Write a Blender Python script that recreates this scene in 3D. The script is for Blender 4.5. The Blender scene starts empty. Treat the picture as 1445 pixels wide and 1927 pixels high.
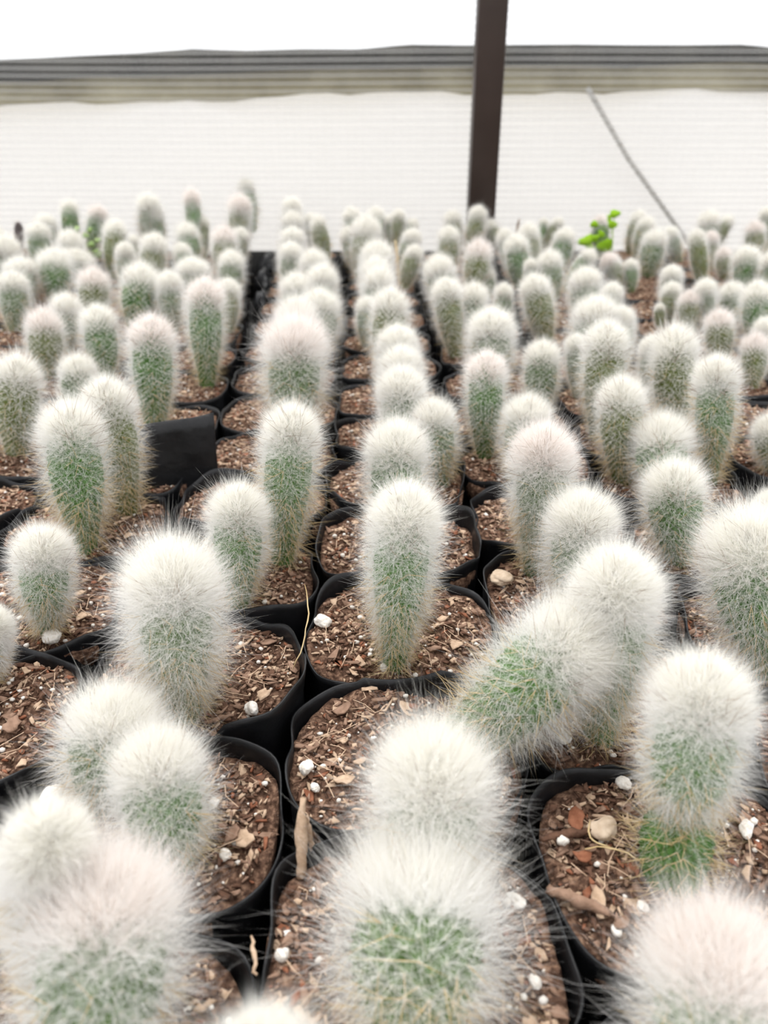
import bpy, math, random
import numpy as np
from mathutils import Vector, Matrix, Quaternion

# ------------------------------------------------------------------ camera
SC = bpy.context.scene
COL = SC.collection
FPX, CX, CY, CAMH, PITCH = 1450.0, 722.5, 963.5, 0.25, math.radians(28.4)
cam_data = bpy.data.cameras.new('camera')
cam = bpy.data.objects.new('camera', cam_data)
COL.objects.link(cam)
cam.location = (0, 0, CAMH)
cam.rotation_euler = (math.radians(90) - PITCH, 0, 0)
cam_data.sensor_fit = 'VERTICAL'
cam_data.sensor_height = 36.0
cam_data.lens = FPX / 1927 * 36.0
cam_data.clip_start = 0.01
cam_data.dof.use_dof = True
cam_data.dof.focus_distance = 0.375
cam_data.dof.aperture_fstop = 10.0
SC.camera = cam

# ------------------------------------------------------------------ sky and light
world = bpy.data.worlds.new('world')
SC.world = world
world.use_nodes = True
nt = world.node_tree
bg = nt.nodes['Background']
geo = nt.nodes.new('ShaderNodeNewGeometry')
sep = nt.nodes.new('ShaderNodeSeparateXYZ')
ramp = nt.nodes.new('ShaderNodeValToRGB')
nt.links.new(geo.outputs['Incoming'], sep.inputs[0])
mp = nt.nodes.new('ShaderNodeMapRange')
mp.inputs['From Min'].default_value = 1.0
mp.inputs['From Max'].default_value = -1.0
nt.links.new(sep.outputs['Z'], mp.inputs['Value'])
nt.links.new(mp.outputs[0], ramp.inputs[0])
ramp.color_ramp.elements[0].position = 0.45
ramp.color_ramp.elements[0].color = (0.45, 0.44, 0.42, 1)
ramp.color_ramp.elements[1].position = 1.0
ramp.color_ramp.elements[1].color = (1.0, 1.0, 1.02, 1)
e = ramp.color_ramp.elements.new(0.52)
e.color = (0.95, 0.96, 0.98, 1)
nt.links.new(ramp.outputs[0], bg.inputs[0])
bg.inputs[1].default_value = 1.0
sun_d = bpy.data.lights.new('sun', 'SUN')
sun_d.energy = 1.6
sun_d.angle = math.radians(50)
sun_d.color = (1.0, 0.98, 0.95)
sun = bpy.data.objects.new('sun', sun_d)
COL.objects.link(sun)
sun.rotation_euler = (math.radians(-18), math.radians(-12), 0)

SC.view_settings.view_transform = 'Standard'
SC.view_settings.look = 'None'
SC.view_settings.exposure = 0.68
SC.view_settings.gamma = 1.0
SC.view_settings.use_curve_mapping = False
SC.cycles.max_bounces = 8
SC.cycles.diffuse_bounces = 5
SC.cycles.use_adaptive_sampling = True
SC.cycles.adaptive_threshold = 0.025
SC.cycles.transmission_bounces = 8
SC.cycles.transparent_max_bounces = 16

# ------------------------------------------------------------------ pixel <-> place helpers (photo measurements)
SP, CP = math.sin(PITCH), math.cos(PITCH)
def ray(px, py):
    u, v = (px - CX) / FPX, (py - CY) / FPX
    return u, CP - v * SP, -(SP + v * CP)
def on_ground(px, py, z=0.0):
    x, y, d = ray(px, py)
    t = (z - CAMH) / d
    return Vector((x * t, y * t, z))
def at_depth(px, py, Y):
    x, y, d = ray(px, py)
    t = Y / y
    return Vector((x * t, Y, CAMH + d * t))
def to_px(p):
    zc = p[1] * CP - (p[2] - CAMH) * SP
    yc = p[1] * SP + (p[2] - CAMH) * CP
    return CX + FPX * p[0] / zc, CY - FPX * yc / zc, zc

# ------------------------------------------------------------------ materials
def new_mat(name):
    m = bpy.data.materials.new(name)
    m.use_nodes = True
    return m, m.node_tree, m.node_tree.nodes['Principled BSDF']

def wool_mat(name, col, tr=0.5):
    m = bpy.data.materials.new(name)
    m.use_nodes = True
    t = m.node_tree
    t.nodes.clear()
    out = t.nodes.new('ShaderNodeOutputMaterial')
    d = t.nodes.new('ShaderNodeBsdfDiffuse'); d.inputs[0].default_value = (*col, 1)
    s = t.nodes.new('ShaderNodeBsdfTranslucent'); s.inputs[0].default_value = (*col, 1)
    x = t.nodes.new('ShaderNodeMixShader'); x.inputs[0].default_value = tr
    t.links.new(d.outputs[0], x.inputs[1]); t.links.new(s.outputs[0], x.inputs[2])
    t.links.new(x.outputs[0], out.inputs[0])
    return m

def noise_mat(name, stops, scale, rough=0.9, detail=6, bump=0.0, bscale=None, spec=0.3, coords='Object', bdist=0.001):
    m, t, b = new_mat(name)
    tc = t.nodes.new('ShaderNodeTexCoord')
    n = t.nodes.new('ShaderNodeTexNoise'); n.inputs['Scale'].default_value = scale; n.inputs['Detail'].default_value = detail
    r = t.nodes.new('ShaderNodeValToRGB')
    t.links.new(tc.outputs[coords], n.inputs['Vector'])
    t.links.new(n.outputs['Fac'], r.inputs[0])
    els = r.color_ramp.elements
    while len(els) < len(stops): els.new(0.5)
    for el, (p, c) in zip(els, stops):
        el.position = p; el.color = (*c, 1)
    t.links.new(r.outputs[0], b.inputs['Base Color'])
    b.inputs['Roughness'].default_value = rough
    b.inputs['Specular IOR Level'].default_value = spec
    if bump:
        n2 = t.nodes.new('ShaderNodeTexNoise'); n2.inputs['Scale'].default_value = bscale or scale * 3; n2.inputs['Detail'].default_value = 8
        bp = t.nodes.new('ShaderNodeBump'); bp.inputs['Strength'].default_value = bump; bp.inputs['Distance'].default_value = bdist
        t.links.new(tc.outputs[coords], n2.inputs['Vector'])
        t.links.new(n2.outputs['Fac'], bp.inputs['Height']); t.links.new(bp.outputs[0], b.inputs['Normal'])
    return m

WOOL = wool_mat('white wool', (0.96, 0.95, 0.932), 0.5)
CREAM = wool_mat('cream crown wool', (0.945, 0.93, 0.875), 0.5)
OLDW = wool_mat('aged tan wool', (0.86, 0.79, 0.62), 0.5)
PEACH = wool_mat('peach crown wool', (0.94, 0.885, 0.845), 0.5)
SPINE = noise_mat('golden spine', [(0.3, (0.50, 0.34, 0.15)), (0.7, (0.78, 0.62, 0.36))], 90, 0.5)
SPINE_D = noise_mat('brown spine', [(0.3, (0.16, 0.09, 0.05)), (0.7, (0.30, 0.19, 0.11))], 90, 0.5)

def green_mat(name, a, b_, c):
    m, t, b = new_mat(name)
    tc = t.nodes.new('ShaderNodeTexCoord')
    n = t.nodes.new('ShaderNodeTexNoise'); n.inputs['Scale'].default_value = 120; n.inputs['Detail'].default_value = 4
    r = t.nodes.new('ShaderNodeValToRGB')
    t.links.new(tc.outputs['Object'], n.inputs['Vector']); t.links.new(n.outputs['Fac'], r.inputs[0])
    r.color_ramp.elements[0].position = 0.3; r.color_ramp.elements[0].color = (*a, 1)
    r.color_ramp.elements[1].position = 0.7; r.color_ramp.elements[1].color = (*b_, 1)
    at = t.nodes.new('ShaderNodeAttribute'); at.attribute_name = 'areole'
    mx = t.nodes.new('ShaderNodeMix'); mx.data_type = 'RGBA'
    t.links.new(at.outputs['Fac'], mx.inputs[0])
    t.links.new(r.outputs[0], mx.inputs[6]); mx.inputs[7].default_value = (*c, 1)
    t.links.new(mx.outputs[2], b.inputs['Base Color'])
    b.inputs['Roughness'].default_value = 0.55
    b.inputs['Specular IOR Level'].default_value = 0.3
    return m
GREENS = {
    'green': green_mat('green skin', (0.045, 0.125, 0.018), (0.085, 0.205, 0.032), (0.50, 0.44, 0.25)),
    'olive': green_mat('olive skin', (0.095, 0.125, 0.022), (0.150, 0.185, 0.042), (0.50, 0.42, 0.24)),
    'grey': green_mat('grey green skin', (0.070, 0.128, 0.038), (0.120, 0.195, 0.065), (0.52, 0.48, 0.33)),
    'dark': green_mat('withered skin', (0.045, 0.035, 0.040), (0.10, 0.075, 0.07), (0.2, 0.15, 0.12)),
}
BAG = noise_mat('black bag plastic', [(0.3, (0.006, 0.0065, 0.0075)), (0.8, (0.016, 0.016, 0.018))], 60, 0.42, 3, 0.5, 45, 0.35, bdist=0.004)
SOIL = noise_mat('potting soil', [(0.28, (0.035, 0.018, 0.012)), (0.48, (0.120, 0.068, 0.046)), (0.62, (0.25, 0.15, 0.10)), (0.8, (0.45, 0.30, 0.20))], 420, 0.95, 5, 0.9, 700, 0.1, bdist=0.002)
CHIP = [
    noise_mat('dark bark', [(0.3, (0.085, 0.045, 0.03)), (0.7, (0.17, 0.092, 0.06))], 300, 0.9, 4, 0.5, 900, 0.15),
    noise_mat('brown bark', [(0.3, (0.22, 0.135, 0.092)), (0.7, (0.35, 0.225, 0.16))], 300, 0.9, 4, 0.5, 900, 0.15),
    noise_mat('tan bark', [(0.3, (0.42, 0.29, 0.195)), (0.7, (0.64, 0.47, 0.335))], 300, 0.85, 4, 0.4, 900, 0.15),
    noise_mat('reddish bark', [(0.3, (0.20, 0.075, 0.04)), (0.7, (0.33, 0.14, 0.08))], 300, 0.85, 4, 0.4, 900, 0.15),
]
PERL = noise_mat('perlite', [(0.3, (0.72, 0.66, 0.58)), (0.7, (0.92, 0.89, 0.84))], 500, 0.95, 4, 0.8, 900, 0.1, bdist=0.0006)
STONE = noise_mat('tan stone', [(0.3, (0.50, 0.38, 0.27)), (0.7, (0.70, 0.57, 0.44))], 260, 0.95, 5, 0.6, 600, 0.1, bdist=0.0006)
POST = noise_mat('brown painted steel', [(0.3, (0.050, 0.035, 0.030)), (0.7, (0.065, 0.046, 0.040))], 14, 0.45, 3, 0.15, 300, 0.4)
NET = wool_mat('white shade netting', (0.66, 0.655, 0.64), 0.5)
def see_through(m, f):
    t = m.node_tree
    out = t.nodes['Material Output']
    src = out.inputs[0].links[0].from_socket
    tr = t.nodes.new('ShaderNodeBsdfTransparent')
    x = t.nodes.new('ShaderNodeMixShader'); x.inputs[0].default_value = f
    t.links.new(src, x.inputs[1]); t.links.new(tr.outputs[0], x.inputs[2]); t.links.new(x.outputs[0], out.inputs[0])
see_through(NET, 0.70)
SHEET = wool_mat('white plastic film', (0.955, 0.945, 0.93), 0.5)
TIMBER = noise_mat('weathered rail', [(0.3, (0.010, 0.010, 0.008)), (0.7, (0.045, 0.043, 0.034))], 12, 0.9, 8, 0.4, 60, 0.1)
VALANCE = noise_mat('olive stained cloth', [(0.3, (0.20, 0.165, 0.075)), (0.7, (0.48, 0.43, 0.28))], 9, 0.95, 8, 0.4, 60, 0.1)
FABRIC = noise_mat('black ground cloth', [(0.3, (0.006, 0.006, 0.006)), (0.7, (0.018, 0.017, 0.016))], 80, 0.8, 3, 0.3, 200, 0.2)
PALE = noise_mat('pale ground', [(0.3, (0.62, 0.60, 0.56)), (0.7, (0.78, 0.76, 0.73))], 4, 0.95, 6, 0.3, 30, 0.1)
LEAF = wool_mat('fresh leaf', (0.38, 0.62, 0.045), 0.4)
LEAFP = wool_mat('pale leaf', (0.48, 0.62, 0.28), 0.4)

# ------------------------------------------------------------------ mesh helpers
def mesh_np(name, verts, faces, mats, midx=None, smooth=False, attr=None):
    """verts (n,3); faces = list of int arrays, each (m,k), k constant inside one array"""
    me = bpy.data.meshes.new(name)
    verts = np.ascontiguousarray(verts, dtype=np.float32)
    loops = np.concatenate([f.reshape(-1) for f in faces]).astype(np.int32)
    tot = np.concatenate([np.full(len(f), f.shape[1], dtype=np.int32) for f in faces])
    start = np.concatenate([[0], np.cumsum(tot)[:-1]]).astype(np.int32)
    me.vertices.add(len(verts)); me.vertices.foreach_set('co', verts.reshape(-1))
    me.loops.add(len(loops)); me.loops.foreach_set('vertex_index', loops)
    me.polygons.add(len(tot)); me.polygons.foreach_set('loop_start', start)
    try: me.polygons.foreach_set('loop_total', tot)
    except Exception: pass
    for m in mats: me.materials.append(m)
    if midx is not None: me.polygons.foreach_set('material_index', np.asarray(midx, dtype=np.int32))
    if smooth: me.polygons.foreach_set('use_smooth', np.ones(len(tot), dtype=bool))
    if attr is not None:
        a = me.attributes.new('areole', 'FLOAT', 'POINT')
        a.data.foreach_set('value', np.asarray(attr, dtype=np.float32))
    me.update(calc_edges=True)
    me.validate()
    return me

def link(name, data, parent=None):
    o = bpy.data.objects.new(name, data)
    COL.objects.link(o)
    if parent is not None: o.parent = parent
    return o

def tag(o, label=None, cat=None, group=None, kind=None):
    if label: o['label'] = label
    if cat: o['category'] = cat
    if group: o['group'] = group
    if kind: o['kind'] = kind
    return o

def box_data(name, x0, x1, y0, y1, z0, z1, mat):
    v = np.array([[x, y, z] for x in (x0, x1) for y in (y0, y1) for z in (z0, z1)], dtype=float)
    f = np.array([[0, 1, 3, 2], [4, 6, 7, 5], [0, 4, 5, 1], [2, 3, 7, 6], [0, 2, 6, 4], [1, 5, 7, 3]])
    return mesh_np(name, v, [f], [mat])

def tube_np(pts, rads, seg=8, close=True):
    pts = np.asarray(pts, float); n = len(pts)
    rads = np.broadcast_to(rads, (n,))
    V, F = [], []
    for i in range(n):
        d = pts[min(i + 1, n - 1)] - pts[max(i - 1, 0)]
        d /= np.linalg.norm(d) + 1e-12
        a = np.cross(d, [0.13, 0.21, 0.97]); 
        if np.linalg.norm(a) < 1e-3: a = np.cross(d, [1, 0, 0])
        a /= np.linalg.norm(a); b = np.cross(d, a)
        th = np.linspace(0, 2 * math.pi, seg, endpoint=False)
        V.append(pts[i] + rads[i] * (np.outer(np.cos(th), a) + np.outer(np.sin(th), b)))
    V = np.concatenate(V)
    for i in range(n - 1):
        for j in range(seg):
            k = (j + 1) % seg
            F.append([i * seg + j, i * seg + k, (i + 1) * seg + k, (i + 1) * seg + j])
    V = np.concatenate([V, pts[:1], pts[-1:]])
    T = [[len(V) - 2, (j + 1) % seg, j] for j in range(seg)] + [[len(V) - 1, (n - 1) * seg + j, (n - 1) * seg + (j + 1) % seg] for j in range(seg)]
    return V, np.array(F), np.array(T)

# ------------------------------------------------------------------ the setting
fl = tag(link('floor', box_data('floor', -2.6, 2.6, -0.5, 1.62, -0.14, -0.10, FABRIC)), kind='structure')
gr = tag(link('ground', box_data('ground', -6, 6, 1.62, 9, -0.16, -0.11, PALE)), kind='structure')

tag(link('trim_1', box_data('edge', -2.0, 2.0, 1.525, 1.535, -0.10, -0.012, FABRIC)), kind='structure')

def net_wall():
    """knitted netting: flat horizontal tapes with gaps between them, held by thin upright threads"""
    rng = np.random.default_rng(5)
    V, F = [], []
    Y, x0, x1, nx = 1.56, -1.9, 1.9, 60
    xs = np.linspace(x0, x1, nx)
    z, k = -0.10, 0
    ph = rng.uniform(0, 6, 4)
    while z < 1.15:
        dz = 0.0015 * np.sin(xs * 2.1 + ph[0] + z * 3) + 0.0010 * np.sin(xs * 5.3 + ph[1] + z * 7)
        dy = 0.006 * np.sin(xs * 1.7 + ph[2] + z * 4) + 0.003 * np.sin(xs * 6 + ph[3] + z * 9)
        h = 0.0088 + rng.uniform(-0.0005, 0.0005)
        base = len(V) * nx
        lo = np.stack([xs, Y + dy, z + dz], 1); hi = np.stack([xs, Y + dy + 0.0012, z + dz + h], 1)
        V += [lo, hi]
        for i in range(nx - 1):
            F.append([base + i, base + i + 1, base + nx + i + 1, base + nx + i])
        z += 0.0118; k += 1
    V = np.concatenate(V)
    n0 = len(V)
    V2, F2 = [], []
    for j, x in enumerate(np.arange(x0, x1, 0.014)):
        w = 0.00012
        b = n0 + len(V2)
        V2 += [[x - w, Y + 0.001, -0.10], [x + w, Y + 0.001, -0.10], [x + w, Y + 0.001, 1.15], [x - w, Y + 0.001, 1.15]]
        F2.append([b, b + 1, b + 2, b + 3])
    V = np.concatenate([V, np.array(V2)])
    return mesh_np('netting', V, [np.array(F), np.array(F2)], [NET])
tag(link('wall_back', net_wall()), kind='structure')

# film curtain, its rail and stained hem outside the netting
YB = 1.88
pl, pm, pr = at_depth(-300, 150, YB), at_depth(722, 118, YB), at_depth(1745, 108, YB)
def rail_z(x, off_px):
    a, b = at_depth(0, 140 + off_px, YB).z, at_depth(1445, 112 + off_px, YB).z
    xa, xb = at_depth(0, 140, YB).x, at_depth(1445, 112, YB).x
    t = (x - xa) / (xb - xa)
    return a + (b - a) * t + 0.018 * math.sin(math.pi * min(max(t, 0), 1)) * 0.6
def strip_sheet(name, y, top, bot, mat, amp=0.004, nx=90, nz=14, seed=1, ragged=0.0, thick=0.003):
    rng = np.random.default_rng(seed)
    ph = rng.uniform(0, 6, 8)
    xs = np.linspace(-2.2, 2.2, nx)
    G = []
    for side in (0, 1):
        for j in range(nz):
            s = j / (nz - 1)
            for x in xs:
                zt, zb = top(x), bot(x) + ragged * (math.sin(x * 9 + ph[0]) + 0.6 * math.sin(x * 23 + ph[1]) + 0.4 * math.sin(x * 47 + ph[2]))
                yy = y + amp * (math.sin(x * 11 + ph[3] + s) + math.sin(x * 5 + ph[4] + 2 * s)) + side * thick
                G.append([x, yy, zt + (zb - zt) * s])
    G = np.array(G); F = []
    o = nx * nz
    for j in range(nz - 1):
        for i in range(nx - 1):
            a = j * nx + i
            F.append([a, a + nx, a + nx + 1, a + 1]); F.append([o + a, o + a + 1, o + a + nx + 1, o + a + nx])
    for i in range(nx - 1):
        F.append([i, i + 1, o + i + 1, o + i]); a = (nz - 1) * nx + i
        F.append([a, o + a, o + a + 1, a + 1])
    return mesh_np(name, G, [np.array(F)], [mat], smooth=True)
tag(link('wall_outer', strip_sheet('film', YB + 0.03, lambda x: rail_z(x, 20), lambda x: -0.11, SHEET, 0.012, seed=3)), kind='structure')
hem = link('curtain_hem', strip_sheet('hem', YB, lambda x: rail_z(x, -10), lambda x: rail_z(x, 62), VALANCE, 0.003, ragged=0.004, seed=8))
tag(hem, 'olive stained cloth hem hanging below the dark rail outside the netting', 'curtain')
xs = np.linspace(-2.2, 2.2, 40)
rr = np.random.default_rng(2)
V, F, T = tube_np([[x, YB - 0.025, rail_z(x, -6) + 0.002 * rr.normal()] for x in xs], 0.019 + 0.002 * rr.normal(size=40), 10)
rail = link('timber_rail', mesh_np('rail', V, [F, T], [TIMBER], smooth=True))
tag(rail, 'dark weathered rail running across behind the white netting', 'rail')
a, b = at_depth(1105, 165, YB - 0.02), at_depth(1275, 425, YB - 0.02)
V, F, T = tube_np([a, (a + b) / 2 + Vector((-0.012, 0, 0)), b + (b - a) * 0.2], 0.0055, 8)
tag(link('brace_cord', mesh_np('cord', V, [F, T], [noise_mat('grey cord', [(0.3, (0.40, 0.38, 0.35)), (0.7, (0.52, 0.50, 0.47))], 40)], smooth=True)), 'grey cord slanting down behind the netting right of the post', 'cord')

# steel post, with its plate, in front of the netting
px = at_depth(905, 395, 1.50).x
post = link('steel_post', None); post.location = (px, 1.505, -0.10)
tag(post, 'dark brown square steel post rising behind the cactus rows', 'post')
def bevel_tube(w, z0, z1):
    r = 0.004; h = w / 2
    ring = []
    for cx_, cy_, a0 in ((h - r, h - r, 0), (-h + r, h - r, 90), (-h + r, -h + r, 180), (h - r, -h + r, 270)):
        for q in range(4):
            an = math.radians(a0 + q * 30); ring.append((cx_ + r * math.cos(an), cy_ + r * math.sin(an)))
    n = len(ring)
    V = [[x, y, z] for z in (z0, z1) for x, y in ring]
    F = [[i, (i + 1) % n, n + (i + 1) % n, n + i] for i in range(n)]
    return V, F, n
V, F, n = bevel_tube(0.0485, 0, 1.3)
link('tube', mesh_np('tube', np.array(V), [np.array(F), np.array([list(range(n))[::-1], list(range(n, 2 * n))])], [POST]), post)
link('foot_plate', box_data('plate', -0.05, 0.05, -0.045, 0.045, 0, 0.006, POST), post)

# ------------------------------------------------------------------ cactus builder
def smooth(x): x = np.clip(x, 0, 1); return x * x * (3 - 2 * x)

class Form:
    """shape of a cactus body: profile, bend, ribs"""
    def __init__(s, H, R, base=0.5, td=0.62, waist=None, bend=(0, 0), point=0.92, nrib=15, seed=0):
        s.H, s.R, s.base, s.td, s.waist, s.bend, s.point, s.n = H, R, base, td, waist, bend, point, nrib
        s.seed = seed
        rng = np.random.default_rng(seed)
        s.ph = rng.uniform(0, 6, 4)
        u = np.linspace(0, 1, 400)
        t, r = s.prof(u)
        z = t * H
        ds = np.hypot(np.diff(z), np.diff(r)); s.arc = np.concatenate([[0], np.cumsum(ds)]); s.u = u
        s.rows = max(8, int(round(s.arc[-1] / (2 * math.pi * R / nrib * 0.42))))
    def prof(s, u):
        u = np.asarray(u, float)
        k = 0.6
        side = np.clip(u / k, 0, 1)
        phi = np.clip((u - k) / (1 - k), 0, 1) * math.pi / 2
        t = side * s.td + (1 - s.td) * np.sin(phi)
        r = s.base + (1 - s.base) * smooth(np.clip(t / s.td, 0, 1) ** 0.9)
        r = r * np.cos(phi) ** s.point
        if s.waist:
            wt, ww, wd, low = s.waist
            r = r * (1 - wd * np.exp(-((t - wt) / ww) ** 2))
            r = r + low * np.exp(-((t - wt * 0.45) / (wt * 0.42)) ** 2) * (phi <= 0)
        return t, r * s.R
    def row_of(s, u): return np.interp(u, s.u, s.arc) / s.arc[-1] * s.rows
    def u_of_row(s, row): return np.interp(row / s.rows * s.arc[-1], s.arc, s.u)
    def surf(s, u, th):
        t, r = s.prof(u)
        wob = 1 + 0.03 * np.sin(2 * th + s.ph[0]) + 0.02 * np.sin(3 * th + s.ph[1] + 4 * t)
        row = s.row_of(u)
        lat = np.cos(s.n * th) * np.cos(math.pi * row)
        fade = np.clip(r / s.R * 1.3, 0, 1)
        bump = (0.085 * s.R) * lat * fade
        rr = r * wob + bump
        bx, by = s.bend[0] * t * t, s.bend[1] * t * t
        return np.stack([rr * np.cos(th) + bx, rr * np.sin(th) + by, t * s.H + 0 * th], -1), lat
    def frame(s, u, th):
        p, _ = s.surf(u, th)
        e = 0.012
        t0, r0 = s.prof(np.clip(u - e, 0, 1)); t1, r1 = s.prof(np.clip(u + e, 0, 1))
        dz, dr = (t1 - t0) * s.H, (r1 - r0)
        l = np.hypot(dz, dr) + 1e-9
        N = np.stack([dz / l * np.cos(th), dz / l * np.sin(th), -dr / l], -1)
        U = np.stack([dr / l * np.cos(th), dr / l * np.sin(th), dz / l], -1)
        S = np.stack([-np.sin(th), np.cos(th), 0 * th], -1)
        return p, N, U, S

def body_mesh(f, nu, nth, mat):
    u = np.linspace(0, 0.985, nu)
    th = np.linspace(0, 2 * math.pi, nth, endpoint=False)
    UU, TT = np.meshgrid(u, th, indexing='ij')
    P, lat = f.surf(UU, TT)
    P = P.reshape(-1, 3)
    ar = np.clip((lat.reshape(-1) - 0.84) / 0.16, 0, 1)
    top = np.array([[f.bend[0], f.bend[1], f.H]])
    bot = P[:nth].mean(0, keepdims=True)
    V = np.concatenate([P, top, bot - [[0, 0, 0.006]]])
    i = np.arange(nu - 1)[:, None] * nth; j = np.arange(nth)[None]; k = (j + 1) % nth
    Q = np.stack([i + j, i + k, i + nth + k, i + nth + j], -1).reshape(-1, 4)
    jj = np.arange(nth); kk = (jj + 1) % nth
    T1 = np.stack([np.full(nth, len(P)), (nu - 1) * nth + jj, (nu - 1) * nth + kk], -1)
    T2 = np.stack([np.full(nth, len(P) + 1), kk, jj], -1)
    return mesh_np('body', V, [Q, T1, T2], [mat], smooth=True, attr=np.concatenate([ar, [0.5, 0]]))

def areoles(f):
    us, ths = [], []
    for j in range(1, f.rows + 1):
        u = float(f.u_of_row(j - 0.02))
        t, r = f.prof(u)
        n = f.n
        if j > f.rows - 1: n = max(3, n // 3)
        elif r < 0.35 * f.R: n = max(5, n // 2)
        for k in range(n):
            us.append(u); ths.append((2 * k + (j % 2)) * math.pi / n)
    return np.array(us), np.array(ths)

def wool_mesh(f, per, width, dens=1.0, length=1.0, crown=1.0, seed=0, tint=None, seg=2, thin_mid=1.0, bare=False):
    rng = np.random.default_rng(seed)
    us, ths = areoles(f)
    t, r = f.prof(us)
    c = smooth((t - 0.74) / 0.24)                     # crown factor
    low = smooth(t / 0.30)
    cnt = per * dens * (0.58 * thin_mid * (0.35 + 0.65 * low) * (1 - c) + c * 2.3 * crown)
    if bare: cnt = cnt * (0.22 + 0.78 * smooth((t - 0.28) / 0.18))
    cnt = np.maximum(2, cnt * rng.uniform(0.75, 1.25, len(cnt))).astype(int)
    idx = np.repeat(np.arange(len(us)), cnt)
    n = len(idx)
    u, th, cc, ll, tt = us[idx], ths[idx] + rng.normal(0, 0.05, n), c[idx], low[idx], t[idx]
    u = np.clip(u + rng.normal(0, 0.006, n), 0, 1)
    P, N, U, S = f.frame(u, th)
    al = rng.uniform(0, 2 * math.pi, n)
    tau = np.radians(np.where(rng.uniform(0, 1, n) < 0.2, rng.uniform(50, 86, n), rng.uniform(2, 50, n)) * (1 - cc) + rng.uniform(0, 50, n) * cc)
    d = N * np.cos(tau)[:, None] + (U * np.sin(al)[:, None] + S * np.cos(al)[:, None]) * np.sin(tau)[:, None]
    up = np.array([0, 0, 1.0])
    d = d + up * (0.16 + 0.34 * cc)[:, None]
    d /= np.linalg.norm(d, axis=1, keepdims=True)
    L = f.R * length * (rng.uniform(0.34, 0.90, n) * (0.42 + 0.58 * smooth(tt / 0.6)) * (1 - cc) + rng.uniform(0.35, 1.0, n) * cc)
    L *= np.where(rng.uniform(0, 1, n) < 0.06, 1.4, 1.0)
    bend = rng.normal(0, 0.30, (n, 3)); bend[:, 2] -= 0.04
    side = np.cross(d, rng.normal(0, 1, (n, 3))); side /= np.linalg.norm(side, axis=1, keepdims=True) + 1e-9
    w = width * rng.uniform(0.7, 1.3, n)
    rows_ = []
    ss = np.linspace(0, 1, seg + 1)
    for s_ in ss[:-1]:
        q = P + (d * s_ + bend * s_ * s_) * L[:, None]
        ww = w * (1 - 0.35 * s_) * 0.5
        rows_ += [q - side * ww[:, None], q + side * ww[:, None]]
    rows_.append(P + (d + bend) * L[:, None])
    m = len(rows_)
    V = np.stack(rows_, 1).reshape(-1, 3)
    b = np.arange(n)[:, None] * m
    quads = [b + np.array([[2 * k, 2 * k + 1, 2 * k + 3, 2 * k + 2]]) for k in range(seg - 1)]
    tri = b + np.array([[2 * seg - 2, 2 * seg - 1, 2 * seg]])
    near_apex = rng.uniform(0, 1, n) < 0.75 * smooth((tt - 0.78) / 0.2)
    mi = near_apex.astype(np.int32)
    mi[rng.uniform(0, 1, n) < 0.62 * (1 - smooth(tt / 0.62))] = 2
    faces = quads + [tri]
    midx = np.concatenate([mi] * len(faces))
    return mesh_np('wool', V, faces, [WOOL, tint or CREAM, OLDW], midx)

def spine_mesh(f, seed, frac=1.0, thick=0.00017, length=1.0):
    rng = np.random.default_rng(seed + 77)
    us, ths = areoles(f)
    t, _ = f.prof(us)
    rep = np.where(rng.uniform(0, 1, len(us)) < frac * (0.35 + 0.65 * (t < 0.6)), rng.integers(1, 4, len(us)), 0)
    rep = np.where(t > 0.93, rng.integers(0, 2, len(us)), rep)
    idx = np.repeat(np.arange(len(us)), rep); n = len(idx)
    P, N, U, S = f.frame(us[idx], ths[idx])
    tt = t[idx]
    al = rng.uniform(0, 2 * math.pi, n)
    tau = np.radians(rng.uniform(10, 60, n))
    d = N * np.cos(tau)[:, None] + (U * (np.sin(al) - 0.35 * (tt < 0.6))[:, None] + S * np.cos(al)[:, None]) * np.sin(tau)[:, None]
    d += np.array([0, 0, 1.0]) * (tt > 0.8)[:, None] * 0.5
    d /= np.linalg.norm(d, axis=1, keepdims=True)
    L = f.R * length * rng.uniform(0.6, 1.35, n)
    a = np.cross(d, rng.normal(0, 1, (n, 3))); a /= np.linalg.norm(a, axis=1, keepdims=True)
    b = np.cross(d, a)
    ring = [P + (a * math.cos(q) + b * math.sin(q)) * thick for q in (0, 2.094, 4.188)]
    V = np.stack(ring + [P + d * L[:, None]], 1).reshape(-1, 3)
    o = np.arange(n)[:, None] * 4
    F = [o + np.array([[0, 1, 3]]), o + np.array([[1, 2, 3]]), o + np.array([[2, 0, 3]])]
    mi = (tt > 0.8).astype(np.int32)
    return mesh_np('spines', V, F, [SPINE, SPINE_D], np.concatenate([mi] * 3))

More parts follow.
